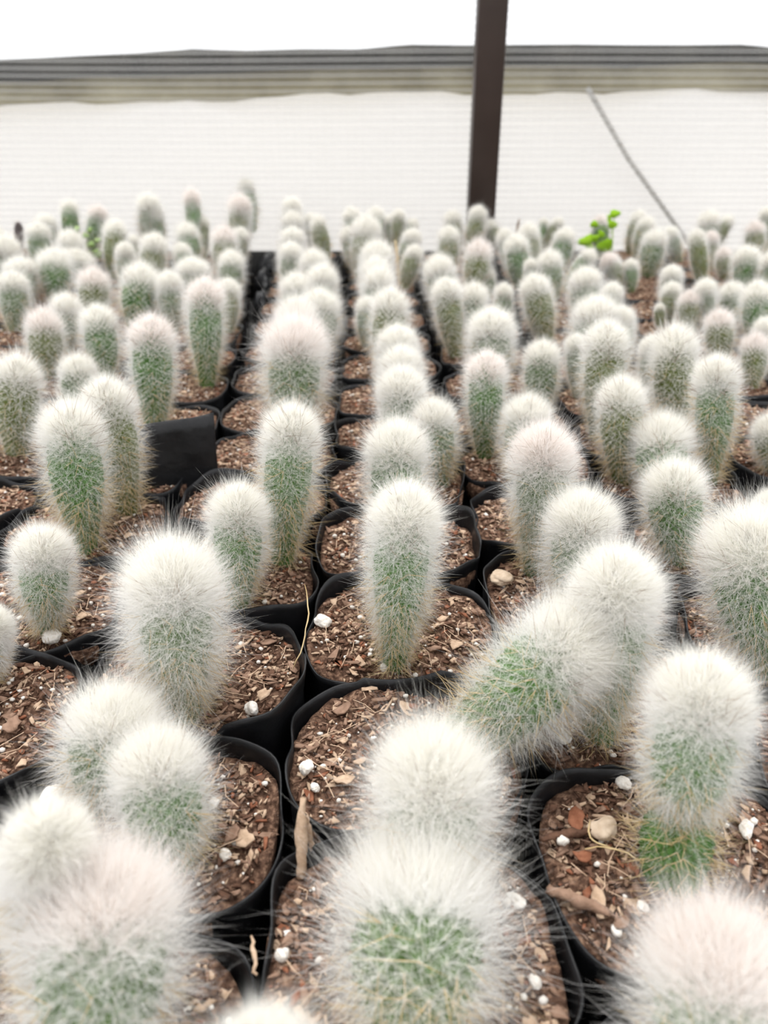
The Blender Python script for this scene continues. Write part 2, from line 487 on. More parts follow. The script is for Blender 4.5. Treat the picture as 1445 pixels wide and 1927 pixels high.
# ------------------------------------------------------------------ growing bags
def pitch_x(Y): return 0.100 + 0.026 * max(0, Y - 0.6) / 0.8
def edge0(Y): return -0.041 - 0.03 * max(0, Y - 0.6) / 0.8
def col_x(k, Y):
    x = edge0(Y) + (k + 0.5) * pitch_x(Y)
    if k <= -2: x -= 0.003 + 0.026 * min(1, max(0, (Y - 0.9) / 0.45))
    if k >= 3: x += 0.012 + 0.05 * max(0, Y - 0.75)
    return x
Y0 = {0: 0.065, -1: 0.118, -2: 0.088, 1: 0.100, 2: 0.06, -3: 0.11}
BAGS = []
for k in range(-9, 9):
    rs = random.Random(k * 7 + 3)
    y = Y0.get(k, rs.uniform(0.05, 0.13)); n = 0
    while y < 1.462:
        p = 0.0885 if y < 0.6 else 0.096
        x = col_x(k, y)
        zc = y * CP + CAMH * SP
        if abs(x) - 0.06 < 0.5 * zc and y > 0.06:
            BAGS.append([k, n, x, y + (rs.uniform(-0.004, 0.004) if y > 0.5 else 0)])
        y += p; n += 1

def bag_wall_mesh(rx, ry, seed, lift=None, depth=0.092, low=1.0):
    rng = np.random.default_rng(seed)
    N = 96
    th = np.linspace(0, 2 * math.pi, N, endpoint=False)
    ph = rng.uniform(0, 6.28, 8)
    wob = 0.0021 * np.sin(3 * th + ph[0]) + 0.0015 * np.sin(5 * th + ph[1]) + 0.0007 * np.sin(9 * th + ph[2])
    rim = 0.0028 + 0.0030 * np.sin(2 * th + ph[3]) + 0.0018 * np.sin(5 * th + ph[4]) + 0.0009 * np.sin(11 * th + ph[5])
    rim = rim * low
    if lift:
        for a0, wdt, h in lift:
            dd = np.abs((th - a0 + math.pi) % (2 * math.pi) - math.pi)
            rim = rim + h * (1 - smooth((dd - wdt) / 0.12))
    p = 3.1
    rad = 1 / (np.abs(np.cos(th) / rx) ** p + np.abs(np.sin(th) / ry) ** p) ** (1 / p)
    rings = []
    for s in (0.0, 0.35, 0.7, 0.88, 0.96, 1.0):
        z = -depth + (rim + depth) * s
        r = rad * (0.90 + 0.10 * min(1, s * 1.4)) + wob * s
        r = r + 0.0009 * np.sin(13 * th + ph[6] + s * 4) * (s < 0.95) + 0.0012 * smooth((s - 0.9) * 10)
        rings.append(np.stack([r * np.cos(th), r * np.sin(th), z], 1))
    for s in (1.0, 0.96, 0.88, 0.80):
        z = -depth + (rim + depth) * s
        z = z if s < 1 else z + 0.0001
        r = rad + wob * s - 0.0009 + 0.0012 * smooth((s - 0.9) * 10)
        rings.append(np.stack([r * np.cos(th), r * np.sin(th), z], 1))
    V = np.concatenate(rings + [np.array([[0, 0, -depth]])])
    F = []
    for i in range(len(rings) - 1):
        for j in range(N):
            F.append([i * N + j, i * N + (j + 1) % N, (i + 1) * N + (j + 1) % N, (i + 1) * N + j])
    T = [[len(V) - 1, (j + 1) % N, j] for j in range(N)]
    return mesh_np('bag_wall', V, [np.array(F), np.array(T)], [BAG], smooth=True)

def soil_height(P, rx, ry, seed):
    rng = np.random.default_rng(seed)
    fr = rng.normal(0, 1, (26, 2)); ph = rng.uniform(0, 6.28, 26)
    amp = np.concatenate([np.full(6, 0.0008), np.full(8, 0.0004), np.full(12, 0.0003)])
    sc = np.concatenate([np.full(6, 50.), np.full(8, 180.), np.full(12, 420.)])
    z = np.zeros(len(P))
    for k in range(26): z += amp[k] * np.sin(P @ (fr[k] * sc[k]) + ph[k])
    rr = np.hypot(P[:, 0] / rx, P[:, 1] / ry)
    return z - 0.0022 * rr ** 4 - 0.0003

def soil_mesh(rx, ry, seed, rings=26, N=80):
    V = [[0, 0, 0]]; 
    th = np.linspace(0, 2 * math.pi, N, endpoint=False)
    p = 3.1
    rad = 1 / (np.abs(np.cos(th) / rx) ** p + np.abs(np.sin(th) / ry) ** p) ** (1 / p)
    pts = [np.zeros((1, 2))]
    for i in range(1, rings + 1):
        r = rad * (i / rings)
        pts.append(np.stack([r * np.cos(th), r * np.sin(th)], 1))
    P = np.concatenate(pts)
    z = soil_height(P, rx, ry, seed)
    V = np.concatenate([np.column_stack([P, z]), [[0, 0, -0.02]], np.column_stack([P[-N:] * 0.98, np.full(N, -0.02)])])
    T = [[0, 1 + j, 1 + (j + 1) % N] for j in range(N)]
    F = []
    for i in range(rings - 1):
        for j in range(N):
            a = 1 + i * N
            F.append([a + j, a + N + j, a + N + (j + 1) % N, a + (j + 1) % N])
    a = 1 + (rings - 1) * N; c0 = len(P); b = c0 + 1
    for j in range(N):
        F.append([a + j, b + j, b + (j + 1) % N, a + (j + 1) % N]); T.append([c0, b + (j + 1) % N, b + j])
    return mesh_np('soil', V, [np.array(F), np.array(T)], [SOIL], smooth=True)

def rand_in(rng, rx, ry, n):
    th = rng.uniform(0, 2 * math.pi, n); r = np.sqrt(rng.uniform(0, 1, n)) * 0.97
    c, s_ = np.cos(th), np.sin(th)
    k = (np.abs(c) ** 3.1 + np.abs(s_) ** 3.1) ** (-1 / 3.1)
    return np.stack([r * k * rx * c, r * k * ry * s_], 1)

def chips_mesh(rx, ry, seed, ground, n=1250):
    """bark flakes and fibres lying over the soil"""
    rng = np.random.default_rng(seed)
    V, F, M = [], [], []
    pos = rand_in(rng, rx, ry, n); hz = soil_height(pos, RX * 0.985, RY * 0.985, ground)
    for i in range(n):
        big = rng.uniform() < 0.2
        L = rng.uniform(0.005, 0.011) if big else rng.uniform(0.0015, 0.006)
        W = L * rng.uniform(0.22, 0.68); H = rng.uniform(0.0003, 0.0009)
        k = 6
        an = np.sort(rng.uniform(0, 2 * math.pi, k) * 0.35 + np.arange(k) / k * 2 * math.pi)
        rd = rng.uniform(0.65, 1.1, k)
        x, y = np.cos(an) * rd * L / 2, np.sin(an) * rd * W / 2
        warp = rng.normal(0, 0.12) * L
        zt = warp * (x / (L / 2)) ** 2
        pts = np.concatenate([np.column_stack([x, y, zt]), np.column_stack([x * 0.85, y * 0.85, zt + H])])
        q = Quaternion(Vector(rng.normal(0, 1, 3)), rng.uniform(0, 0.55)) @ Quaternion((0, 0, 1), rng.uniform(0, 6.28))
        R = np.array(q.to_matrix())
        pts = pts @ R.T + [pos[i, 0], pos[i, 1], hz[i] + rng.uniform(0.0002, 0.0016)]
        o = len(V) * 12
        V.append(pts)
        m = rng.choice(4, p=[0.32, 0.36, 0.26, 0.06])
        for j in range(k):
            F.append([o + j, o + (j + 1) % k, o + k + (j + 1) % k, o + k + j]); M.append(m)
    nq = len(F)
    V = np.concatenate(V)
    H6 = np.array([[i * 12 + 6 + j for j in range(6)] for i in range(n)] + [[i * 12 + 5 - j for j in range(6)] for i in range(n)])
    M6 = [M[i * 6] for i in range(n)] * 2
    # fibres
    nf = 34
    pf = rand_in(rng, rx * 0.9, ry * 0.9, nf)
    base = len(V); FV, FF = [], []
    for i in range(nf):
        l = rng.uniform(0.006, 0.022); a = rng.uniform(0, 6.28)
        dx, dy = math.cos(a) * l / 2, math.sin(a) * l / 2; w = 0.00018
        z0, z1, zm = rng.uniform(0.001, 0.004, 3)
        wx, wy = -math.sin(a) * w, math.cos(a) * w
        x, y = pf[i]
        b_ = rng.normal(0, 0.12) * l
        mx_, my_ = x + wx / w * b_, y + wy / w * b_
        x0, y0, x1, y1 = x - dx, y - dy, x + dx, y + dy
        lim = 0.97
        for (qx, qy) in ((x0, y0), (x1, y1)):
            if (qx / rx) ** 2 + (qy / ry) ** 2 > lim: x0, y0, x1, y1 = x - dx * .3, y - dy * .3, x + dx * .3, y + dy * .3
        FV += [[x0 - wx, y0 - wy, z0], [x0 + wx, y0 + wy, z0], [mx_ + wx, my_ + wy, zm + 0.001], [mx_ - wx, my_ - wy, zm + 0.001], [x1 + wx, y1 + wy, z1], [x1 - wx, y1 - wy, z1]]
        o = base + i * 6
        FF += [[o, o + 1, o + 2, o + 3], [o + 3, o + 2, o + 4, o + 5]]
    V = np.concatenate([V, np.array(FV)])
    return mesh_np('bark_litter', V, [np.array(F), H6, np.array(FF)], CHIP, M + M6 + [2] * len(FF))

def lump(rng, r, sub=2, flat=0.8):
    import bmesh
    bm = bmesh.new(); bmesh.ops.create_icosphere(bm, subdivisions=sub, radius=1)
    V = np.array([v.co[:] for v in bm.verts]); F = np.array([[v.index for v in f.verts] for f in bm.faces]); bm.free()
    k = rng.normal(0, 1.6, (7, 3)); ph = rng.uniform(0, 6, 7)
    d = 1 + sum(0.085 * np.sin(V @ k[i] + ph[i]) for i in range(7))
    if sub > 2:
        k2 = rng.normal(0, 6, (8, 3)); d = d + sum(0.022 * np.sin(V @ k2[i] + ph[i % 7]) for i in range(8))
    V = V * d[:, None] * r * np.array([rng.uniform(0.85, 1.2), rng.uniform(0.75, 1.0), flat])
    return V, F

def perlite_mesh(rx, ry, seed, ground, n=70):
    rng = np.random.default_rng(seed); V, F = [], []; c = 0
    pos = rand_in(rng, rx * 0.97, ry * 0.97, n); hz = soil_height(pos, RX * 0.985, RY * 0.985, ground)
    for i in range(n):
        r = rng.choice([0.0006, 0.0009, 0.0013, 0.0018], p=[0.4, 0.33, 0.2, 0.07])
        v, f = lump(rng, r, 1)
        V.append(v + [pos[i, 0], pos[i, 1], hz[i] + r * 0.6 + 0.0008]); F.append(f + c); c += len(v)
    return mesh_np('perlite', np.concatenate(V), [np.concatenate(F)], [PERL], smooth=True)

RX, RY = 0.0496, 0.0440
WALLS = [bag_wall_mesh(RX * 1.006, RY * 1.02, 100 + i, low=0.35) for i in range(6)]
SOILS = [soil_mesh(RX * 0.985, RY * 0.985, 200 + i) for i in range(6)]
CHIPS = [chips_mesh(RX * 0.95, RY * 0.95, 300 + i, 200 + i) for i in range(6)]
PERLS = [perlite_mesh(RX * 0.95, RY * 0.95, 400 + i, 200 + i) for i in range(6)]

# ------------------------------------------------------------------ the cacti: measured crown, foot and width of each plant
# (crown x, crown y, foot x, foot y, woolly width, skin, wool amount, label, options)
HERO = [
    (790, 1590, 775, 2030, 375, 'grey', 1.25, 'large out-of-focus woolly cactus at the bottom centre, its crown just below the pure white one', {'len': 1.25, 'towards': -0.05}),
    (200, 1608, 190, 2040, 345, 'grey', 1.2, 'large woolly cactus with peach crown at the bottom left corner', {'tint': 'peach', 'len': 1.15, 'towards': -0.03}),
    (1375, 1728, 1350, 2160, 350, 'green', 1.1, 'large woolly cactus cut by the bottom right corner, peach crown', {'tint': 'peach', 'len': 1.15, 'towards': -0.03}),
    (500, 1918, 500, 2220, 230, 'grey', 1.0, 'cactus showing only its crown wisps over the bottom edge', {}),
    (75, 1540, 90, 1800, 185, 'grey', 1.2, 'half-hidden woolly cactus behind the peach-crowned one at the bottom left', {}),
    (820, 1400, 812, 1660, 270, 'grey', 1.35, 'squat cactus with pure white puffball crown right below the leaning green cactus', {'len': 1.2, 'towards': -0.008}),
    (225, 1300, 195, 1520, 215, 'grey', 1.1, 'rear cactus of the touching woolly pair, yellowish crown, left of the bent bag rim', {'len': 1.1, 'towards': -0.015}),
    (290, 1378, 328, 1635, 205, 'green', 1.1, 'front cactus of the touching woolly pair, leaning left over its narrow green foot', {'len': 1.1, 'towards': -0.018}),
    (1330, 1230, 1262, 1650, 212, 'green', 0.9, 'two-lobed cactus with a pinched waist and bare dark green foot', {'waist': (0.40, 0.075, 0.42, 0.22), 'base': 0.66, 'td': 0.72, 'towards': -0.02, 'bare': True}),
    (1140, 1168, 880, 1388, 235, 'green', 1.0, 'fat cactus leaning far to the right with its green side showing', {'towards': 0.012, 'td': 0.60, 'base': 0.75, 'len': 1.05}),
    (1170, 1035, 1125, 1385, 190, 'green', 1.1, 'tall white-woolled cactus standing just behind the leaning fat one', {'len': 1.05}),
    (1405, 965, 1430, 1310, 235, 'green', 0.95, 'wide green cactus with starry spine clusters cut by the right edge', {'len': 1.0}),
    (1262, 865, 1258, 1085, 142, 'green', 0.8, 'bright green white-capped cactus with a dark fleck, behind the wide right-edge one', {}),
    (1100, 930, 1082, 1150, 165, 'grey', 1.2, 'round snowy cactus left of the bright green white-capped one', {}),
    (315, 1030, 335, 1362, 205, 'grey', 1.25, 'plump cactus thick with wild white hair, golden spines hanging at its foot', {'len': 1.25, 'towards': -0.012}),
    (762, 912, 742, 1252, 162, 'green', 0.95, 'tall sharp cactus at the centre of the picture, long brown spines, broad white crown', {'base': 0.42, 'td': 0.68}),
    (450, 915, 462, 1162, 135, 'green', 0.9, 'small-footed cactus between the plump hairy one and the tall spiny one', {}),
    (75, 990, 95, 1195, 128, 'green', 0.9, 'short cactus on a thin stalk-like foot near the left edge', {'base': 0.32}),
    (-20, 1145, -25, 1290, 90, 'grey', 1.1, 'cactus mostly cut off by the left edge, beside the short thin-footed one', {}),
    (545, 755, 547, 1035, 130, 'green', 0.8, 'tall cactus with long golden side spines standing above the curved bag rim', {'spine': 1.5}),
    (130, 755, 162, 1032, 145, 'green', 0.65, 'deep green egg-shaped cactus with long side spines left of the raised black flap', {'spine': 1.3, 'base': 0.42}),
    (195, 705, 240, 965, 120, 'olive', 0.9, 'tall cactus directly behind the deep green egg-shaped one', {}),
    (745, 790, 745, 1020, 145, 'green', 1.0, 'woolly cactus just behind the tall sharp centre one', {}),
    (1025, 800, 1005, 1052, 138, 'grey', 0.95, 'grey-green column cactus with peach crown in the reddish soil right of centre', {'tint': 'peach', 'td': 0.72, 'base': 0.55}),
    (1000, 745, 985, 905, 115, 'grey', 1.2, 'snowy cactus peeking from behind the grey-green peach-crowned column', {}),
    (812, 750, 828, 905, 105, 'grey', 1.1, 'white cactus at the right shoulder of the woolly one behind the centre cactus', {}),
    (1250, 782, 1240, 935, 140, 'green', 1.2, 'round white cactus behind the bright green white-capped one', {}),
    (1165, 708, 1150, 898, 112, 'olive', 0.85, 'upright olive cactus standing clear in brown soil left of the round white one', {}),
    (1355, 663, 1345, 855, 100, 'green', 0.75, 'green cactus tapering to a narrow foot near the right edge, long thin spines', {'base': 0.35}),
    (1445, 780, 1443, 935, 85, 'olive', 0.9, 'cactus halved by the right edge above the black rim', {}),
    (1455, 925, 1462, 1060, 80, 'grey', 1.1, 'small white cactus crown at the right edge above the wide green one', {}),
    (555, 598, 545, 830, 148, 'grey', 1.25, 'big peach-crowned cactus with shaggy white sides, in front of the white heap', {'tint': 'peach', 'len': 1.15}),
]
MID = [
    (30, 665, 32, 855, 115, 'olive', 1.0), (145, 665, 155, 790, 88, 'grey', 1.0), (283, 590, 292, 812, 108, 'green', 0.85),
    (385, 520, 390, 714, 92, 'green', 0.75), (430, 522, 437, 645, 62, 'olive', 0.9), (180, 572, 203, 715, 90, 'green', 0.95),
    (80, 580, 84, 702, 88, 'olive', 0.9), (120, 553, 125, 650, 75, 'grey', 1.3), (755, 690, 768, 868, 112, 'grey', 1.3),
    (750, 652, 760, 805, 100, 'grey', 1.3), (742, 612, 750, 765, 96, 'grey', 1.2), (1270, 610, 1275, 792, 112, 'olive', 0.95),
    (1228, 628, 1236, 742, 60, 'grey', 1.2), (915, 658, 915, 850, 98, 'green', 0.85), (1022, 638, 1020, 765, 88, 'grey', 1.0),
    (920, 580, 915, 745, 108, 'grey', 1.15), (1143, 600, 1128, 825, 106, 'olive', 0.9), (1083, 625, 1085, 735, 55, 'grey', 0.9),
    (1120, 560, 1112, 690, 108, 'grey', 1.3), (605, 545, 610, 685, 95, 'grey', 1.35), (560, 562, 562, 700, 98, 'grey', 1.3),
    (560, 515, 565, 615, 82, 'grey', 1.1), (735, 540, 728, 705, 92, 'olive', 0.9), (690, 555, 692, 655, 55, 'grey', 1.0),
    (268, 495, 268, 625, 90, 'green', 0.9), (318, 510, 322, 610, 62, 'grey', 1.1), (835, 520, 835, 674, 72, 'olive', 0.75),
    (893, 530, 885, 662, 74, 'grey', 1.0), (948, 530, 945, 625, 48, 'grey', 0.9), (1000, 515, 1000, 643, 76, 'olive', 0.9),
    (1352, 582, 1350, 682, 72, 'olive', 0.9), (1425, 528, 1425, 665, 80, 'green', 0.8), (1422, 625, 1415, 735, 68, 'olive', 0.9),
    (1375, 530, 1375, 622, 62, 'grey', 1.0), (1298, 545, 1298, 622, 58, 'olive', 0.9), (1328, 523, 1330, 602, 52, 'grey', 1.1),
    (1240, 567, 1242, 617, 28, 'olive', 0.7), (1265, 528, 1262, 605, 48, 'olive', 1.0), (1262, 498, 1260, 580, 50, 'grey', 1.1),
    (175, 503, 178, 605, 80, 'olive', 0.9), (22, 508, 32, 625, 72, 'grey', 0.85), (32, 483, 52, 572, 80, 'grey', 1.0),
    (100, 467, 106, 565, 82, 'green', 0.9), (150, 470, 155, 545, 85, 'grey', 1.3), (437, 470, 445, 575, 64, 'grey', 1.0),
    (363, 485, 370, 575, 80, 'grey', 1.1), (605, 498, 600, 600, 75, 'grey', 1.3), (590, 470, 597, 565, 68, 'grey', 1.2),
    (710, 503, 706, 618, 78, 'grey', 1.2), (709, 485, 708, 590, 76, 'grey', 1.35), (712, 455, 705, 570, 80, 'grey', 1.3),
    (820, 483, 820, 605, 76, 'grey', 1.35), (915, 502, 922, 562, 44, 'grey', 1.0), (1100, 505, 1100, 605, 78, 'grey', 1.2),
    (1155, 528, 1160, 615, 52, 'grey', 1.0), (1032, 470, 1040, 565, 62, 'grey', 0.95), (998, 484, 1000, 560, 34, 'grey', 1.0),
    (15, 448, 10, 545, 80, 'grey', 1.2), (70, 417, 70, 510, 58, 'green', 0.9), (130, 434, 130, 525, 62, 'grey', 1.1),
    (213, 410, 218, 528, 62, 'olive', 0.7), (250, 440, 250, 512, 36, 'olive', 0.8), (293, 438, 300, 545, 68, 'olive', 0.9),
    (338, 455, 340, 522, 48, 'green', 1.0), (347, 418, 352, 505, 60, 'green', 0.9), (380, 405, 383, 488, 36, 'olive', 0.55),
    (420, 425, 426, 525, 66, 'olive', 1.0), (455, 427, 463, 505, 46, 'olive', 1.0), (455, 367, 462, 470, 58, 'olive', 1.1),
    (460, 335, 476, 430, 44, 'green', 0.9), (358, 352, 362, 440, 44, 'green', 0.75), (287, 384, 294, 465, 50, 'green', 0.85),
    (275, 364, 282, 450, 56, 'grey', 1.2), (186, 384, 184, 455, 48, 'green', 0.85), (128, 372, 133, 462, 46, 'green', 0.65),
    (84, 402, 96, 475, 48, 'grey', 1.2), (32, 410, 38, 468, 26, 'dark', 0.15), (-6, 425, -6, 505, 45, 'grey', 1.0),
    (550, 370, 548, 458, 46, 'grey', 1.2), (550, 398, 550, 490, 56, 'grey', 1.2), (585, 400, 590, 475, 40, 'grey', 1.2),
    (548, 427, 550, 525, 58, 'grey', 1.2), (550, 455, 548, 555, 58, 'grey', 1.1), (594, 402, 632, 497, 46, 'olive', 0.45),
    (657, 389, 657, 475, 48, 'green', 1.0), (705, 388, 714, 460, 46, 'green', 0.95), (650, 425, 655, 515, 46, 'grey', 0.95),
    (692, 408, 680, 525, 72, 'olive', 1.1), (750, 391, 756, 455, 36, 'olive', 0.9), (783, 411, 785, 455, 36, 'green', 0.85),
    (735, 402, 735, 455, 30, 'grey', 1.0), (780, 430, 776, 505, 46, 'grey', 1.1), (785, 459, 778, 548, 46, 'olive', 1.0),
    (850, 394, 858, 475, 46, 'olive', 1.0), (845, 424, 845, 518, 56, 'olive', 0.9), (903, 385, 900, 465, 44, 'olive', 1.0),
    (914, 414, 913, 472, 42, 'olive', 1.0), (903, 450, 893, 560, 70, 'olive', 0.95), (945, 429, 940, 525, 44, 'grey', 1.0),
    (968, 440, 966, 548, 62, 'green', 0.9), (993, 418, 1001, 525, 54, 'olive', 1.0), (1025, 407, 1028, 450, 26, 'green', 0.5),
    (1058, 408, 1060, 450, 32, 'olive', 0.9), (1068, 427, 1076, 520, 54, 'green', 0.9), (1128, 403, 1126, 495, 46, 'green', 0.7),
    (1118, 468, 1112, 545, 44, 'grey', 1.0), (1138, 478, 1140, 545, 44, 'olive', 1.1), (1187, 485, 1187, 550, 36, 'green', 0.9),
    (1205, 394, 1188, 475, 42, 'olive', 0.95), (1221, 406, 1200, 492, 46, 'olive', 0.95), (1237, 430, 1218, 522, 62, 'grey', 0.8),
    (1255, 428, 1262, 490, 40, 'grey', 1.3), (1308, 428, 1306, 545, 46, 'olive', 0.6), (1340, 434, 1340, 512, 38, 'olive', 1.1),
    (1334, 398, 1335, 475, 54, 'grey', 1.2), (1331, 413, 1332, 468, 30, 'grey', 1.0), (1375, 402, 1372, 470, 38, 'olive', 0.5),
    (1421, 415, 1419, 488, 48, 'olive', 0.8), (1442, 388, 1447, 450, 34, 'grey', 1.0), (1362, 464, 1358, 528, 42, 'olive', 0.9),
    (1404, 462, 1400, 565, 66, 'green', 0.9), (600, 420, 604, 500, 34, 'grey', 1.2), (232, 455, 236, 540, 44, 'grey', 1.2),
    (1455, 470, 1452, 560, 60, 'grey', 1.0), (1432, 600, 1436, 690, 60, 'grey', 1.1), (1172, 575, 1170, 690, 60, 'grey', 1.1),
]

def bag_at(x, y):
    best = None
    for i, (k, n, bx, by) in enumerate(BAGS):
        d = math.hypot((x - bx) / RX, (y - by) / RY)
        if best is None or d < best[0]: best = (d, i)
    return best

def settle(bx, by, lim=0.68):
    """put the foot inside the soil of the bag it grows in"""
    p = on_ground(bx, by)
    d, i = bag_at(p.x, p.y)
    if d <= lim: return p, i
    best = None
    for j, (k, n, x, y) in enumerate(BAGS):
        if abs(x - p.x) > 0.25 or abs(y - p.y) > 0.3: continue
        for a in range(0, 360, 15):
            for q in (0.25, lim):
                c = Vector((x + q * RX * math.cos(math.radians(a)), y + q * RY * math.sin(math.radians(a)), 0))
                # sideways shifts show in the picture more than shifts in depth
                cost = 3.0 * abs(c.x / c.y - p.x / p.y) * p.y + abs(c.y - p.y)
                if best is None or cost < best[0]: best = (cost, c, j)
    return (best[1], best[2]) if best else (p, i)

def axis_of(row, towards=0.0):
    tx, ty, bx, by, w = row[:5]
    p0, bag = settle(bx, by)
    p1 = at_depth(tx, ty, p0.y - towards)
    zc = to_px((p0 + p1 * 2) / 3)[2]
    W = w / FPX * zc
    return p0, p1, W, bag

def orient(o, p0, p1, spin):
    d = (p1 - p0).normalized()
    o.rotation_mode = 'QUATERNION'
    o.rotation_quaternion = Vector((0, 0, 1)).rotation_difference(d) @ Quaternion((0, 0, 1), spin)

FOOT = 0.003
done = []
for i, h in enumerate(HERO):
    tx, ty, bx, by, w, tone, wool, label, opt = h
    p0, p1, W, bag = axis_of(h, opt.get('towards', 0.0))
    L = (p1 - p0).length
    R = W / 2 / 1.56
    H = L - 0.55 * R
    rs = random.Random(i + 50)
    f = Form(H, R, opt.get('base', 0.48), opt.get('td', 0.64), opt.get('waist'), (rs.uniform(-.03, .03) * H, rs.uniform(-.03, .03) * H), 0.9, rs.choice([15, 16, 17]), i)
    near = by > 1000
    root = link('woolly_cactus', None)
    root.location = p0 - (p1 - p0).normalized() * FOOT
    orient(root, p0, p1, rs.uniform(0, 6.28))
    tag(root, label, 'cactus', 'woolly cacti growing in black bags')
    b = link('body', body_mesh(f, 110, 150, GREENS[tone]), root)
    tint = PEACH if opt.get('tint') == 'peach' else CREAM
    wl = link('wool', wool_mesh(f, 75 if near else 50, 0.00009 if near else 0.00012, wool, opt.get('len', 1.0), 1.15, i, tint, 3 if near else 2, 0.60, opt.get('bare', False)), root)
    sp = link('spines', spine_mesh(f, i, 0.55, 0.00019 if near else 0.00024, opt.get('spine', 1.0)), root)
    sp['kind'] = 'stuff'
    done.append((root, p0, p1, W, L, h, bag))

# kinds of smaller plants, copied over the bed: form, wool amount, skin
KINDS = []
kid = 0
for aspect in (1.35, 1.8, 2.4):
    for tone in ('green', 'olive', 'grey'):
        for wk, wool in enumerate((0.55, 0.9, 1.25)):
            KINDS.append([aspect, tone, wool, None])
KINDS.append([2.4, 'dark', 0.15, None])

def build_kind(kd, seed):
    aspect, tone, wool, _ = kd
    W, L = 0.048, 0.048 * aspect
    R = W / 2 / 1.56
    f = Form(L - 0.55 * R, R, 0.5, 0.60 + 0.04 * (aspect > 2), None, ((seed % 3 - 1) * 0.002, 0), 0.9, 14 + seed % 3, seed)
    tint = [CREAM, CREAM, CREAM, CREAM, PEACH][seed % 5]
    b = body_mesh(f, 60, 96, GREENS[tone])
    wl = wool_mesh(f, 32, 0.00020, wool, 1.0, 1.15, seed, tint, 2, 0.75)
    sp = spine_mesh(f, seed, 0.3, 0.00022)
    return b, wl, sp, W, L

ordered = []
for i, m in enumerate(MID):
    p0, p1, W, bag = axis_of(m)
    ordered.append([m, p0, p1, W, (p1 - p0).length, bag, i])

# naming by place: depth bands counted from the netting, then order from the left
def band(y):
    return max(0, int((1.44 - y) / 0.085))
ORD = ['first', 'second', 'third', 'fourth', 'fifth', 'sixth', 'seventh', 'eighth', 'ninth', 'tenth', 'eleventh', 'twelfth', 'thirteenth', 'fourteenth', 'fifteenth',
       'sixteenth', 'seventeenth', 'eighteenth', 'nineteenth', 'twentieth', 'twenty-first', 'twenty-second', 'twenty-third', 'twenty-fourth', 'twenty-fifth', 'twenty-sixth', 'twenty-seventh', 'twenty-eighth', 'twenty-ninth', 'thirtieth']
def side_of(r):
    x = r[0][2]
    return 'left of gap' if x < 505 else 'between gap and post' if x < 890 else 'right of post'
bands = {}
for r in ordered: bands.setdefault((band(r[1].y), side_of(r)), []).append(r)
for (bk, where), rows_ in bands.items():
    rows_.sort(key=lambda r: r[0][2])
    for n, r in enumerate(rows_):
        m, p0, p1, W, L = r[:5]
        asp = L / W
        dx = m[2] - m[0]
        shape = 'tiny' if W < 0.034 else 'slim' if asp > 2.3 else 'squat' if asp < 1.5 else 'big' if W > 0.058 else 'egg-shaped'
        skin = {'green': 'green', 'olive': 'olive', 'grey': 'pale', 'dark': 'withered dark'}[m[5]]
        wooltxt = 'snowy-woolled' if m[6] > 1.05 else 'thin-woolled' if m[6] < 0.8 else 'white-woolled'
        if m[5] == 'dark': wooltxt = 'bare'
        lean = ' leaning left' if dx > 0.13 * (m[3] - m[1]) else ' leaning right' if dx < -0.13 * (m[3] - m[1]) else ''
        rowtxt = 'back row' if bk == 0 else '%s-to-back row' % ORD[bk]
        r.append('%s %s %s cactus, %s from left in %s, %s' % (shape, skin, lean.strip().replace(' ', '-') if lean else wooltxt, ORD[n], rowtxt, where))

kind_seed = 0
for r in sorted(ordered, key=lambda r: r[6]):
    m, p0, p1, W, L, bag, i, label = r
    tone, wool = m[5], m[6]
    best = min((k for k in KINDS if k[1] == tone), key=lambda k: abs(math.log(k[0] / (L / W))) * 3 + abs(k[2] - wool))
    if best[3] is None:
        best[3] = build_kind(best, 900 + KINDS.index(best))
    b, wl, sp, Wv, Lv = best[3]
    rs = random.Random(i * 3 + 1)
    root = link('woolly_cactus', None)
    root.location = p0 - (p1 - p0).normalized() * FOOT
    orient(root, p0, p1, rs.uniform(0, 6.28))
    root.scale = (W / Wv, W / Wv, L / Lv)
    tag(root, label, 'cactus', 'woolly cacti growing in black bags')
    link('body', b, root)
    if tone != 'dark':
        link('wool', wl, root)
    link('spines', sp, root)['kind'] = 'stuff'
    done.append((root, p0, p1, W, L, m, bag))

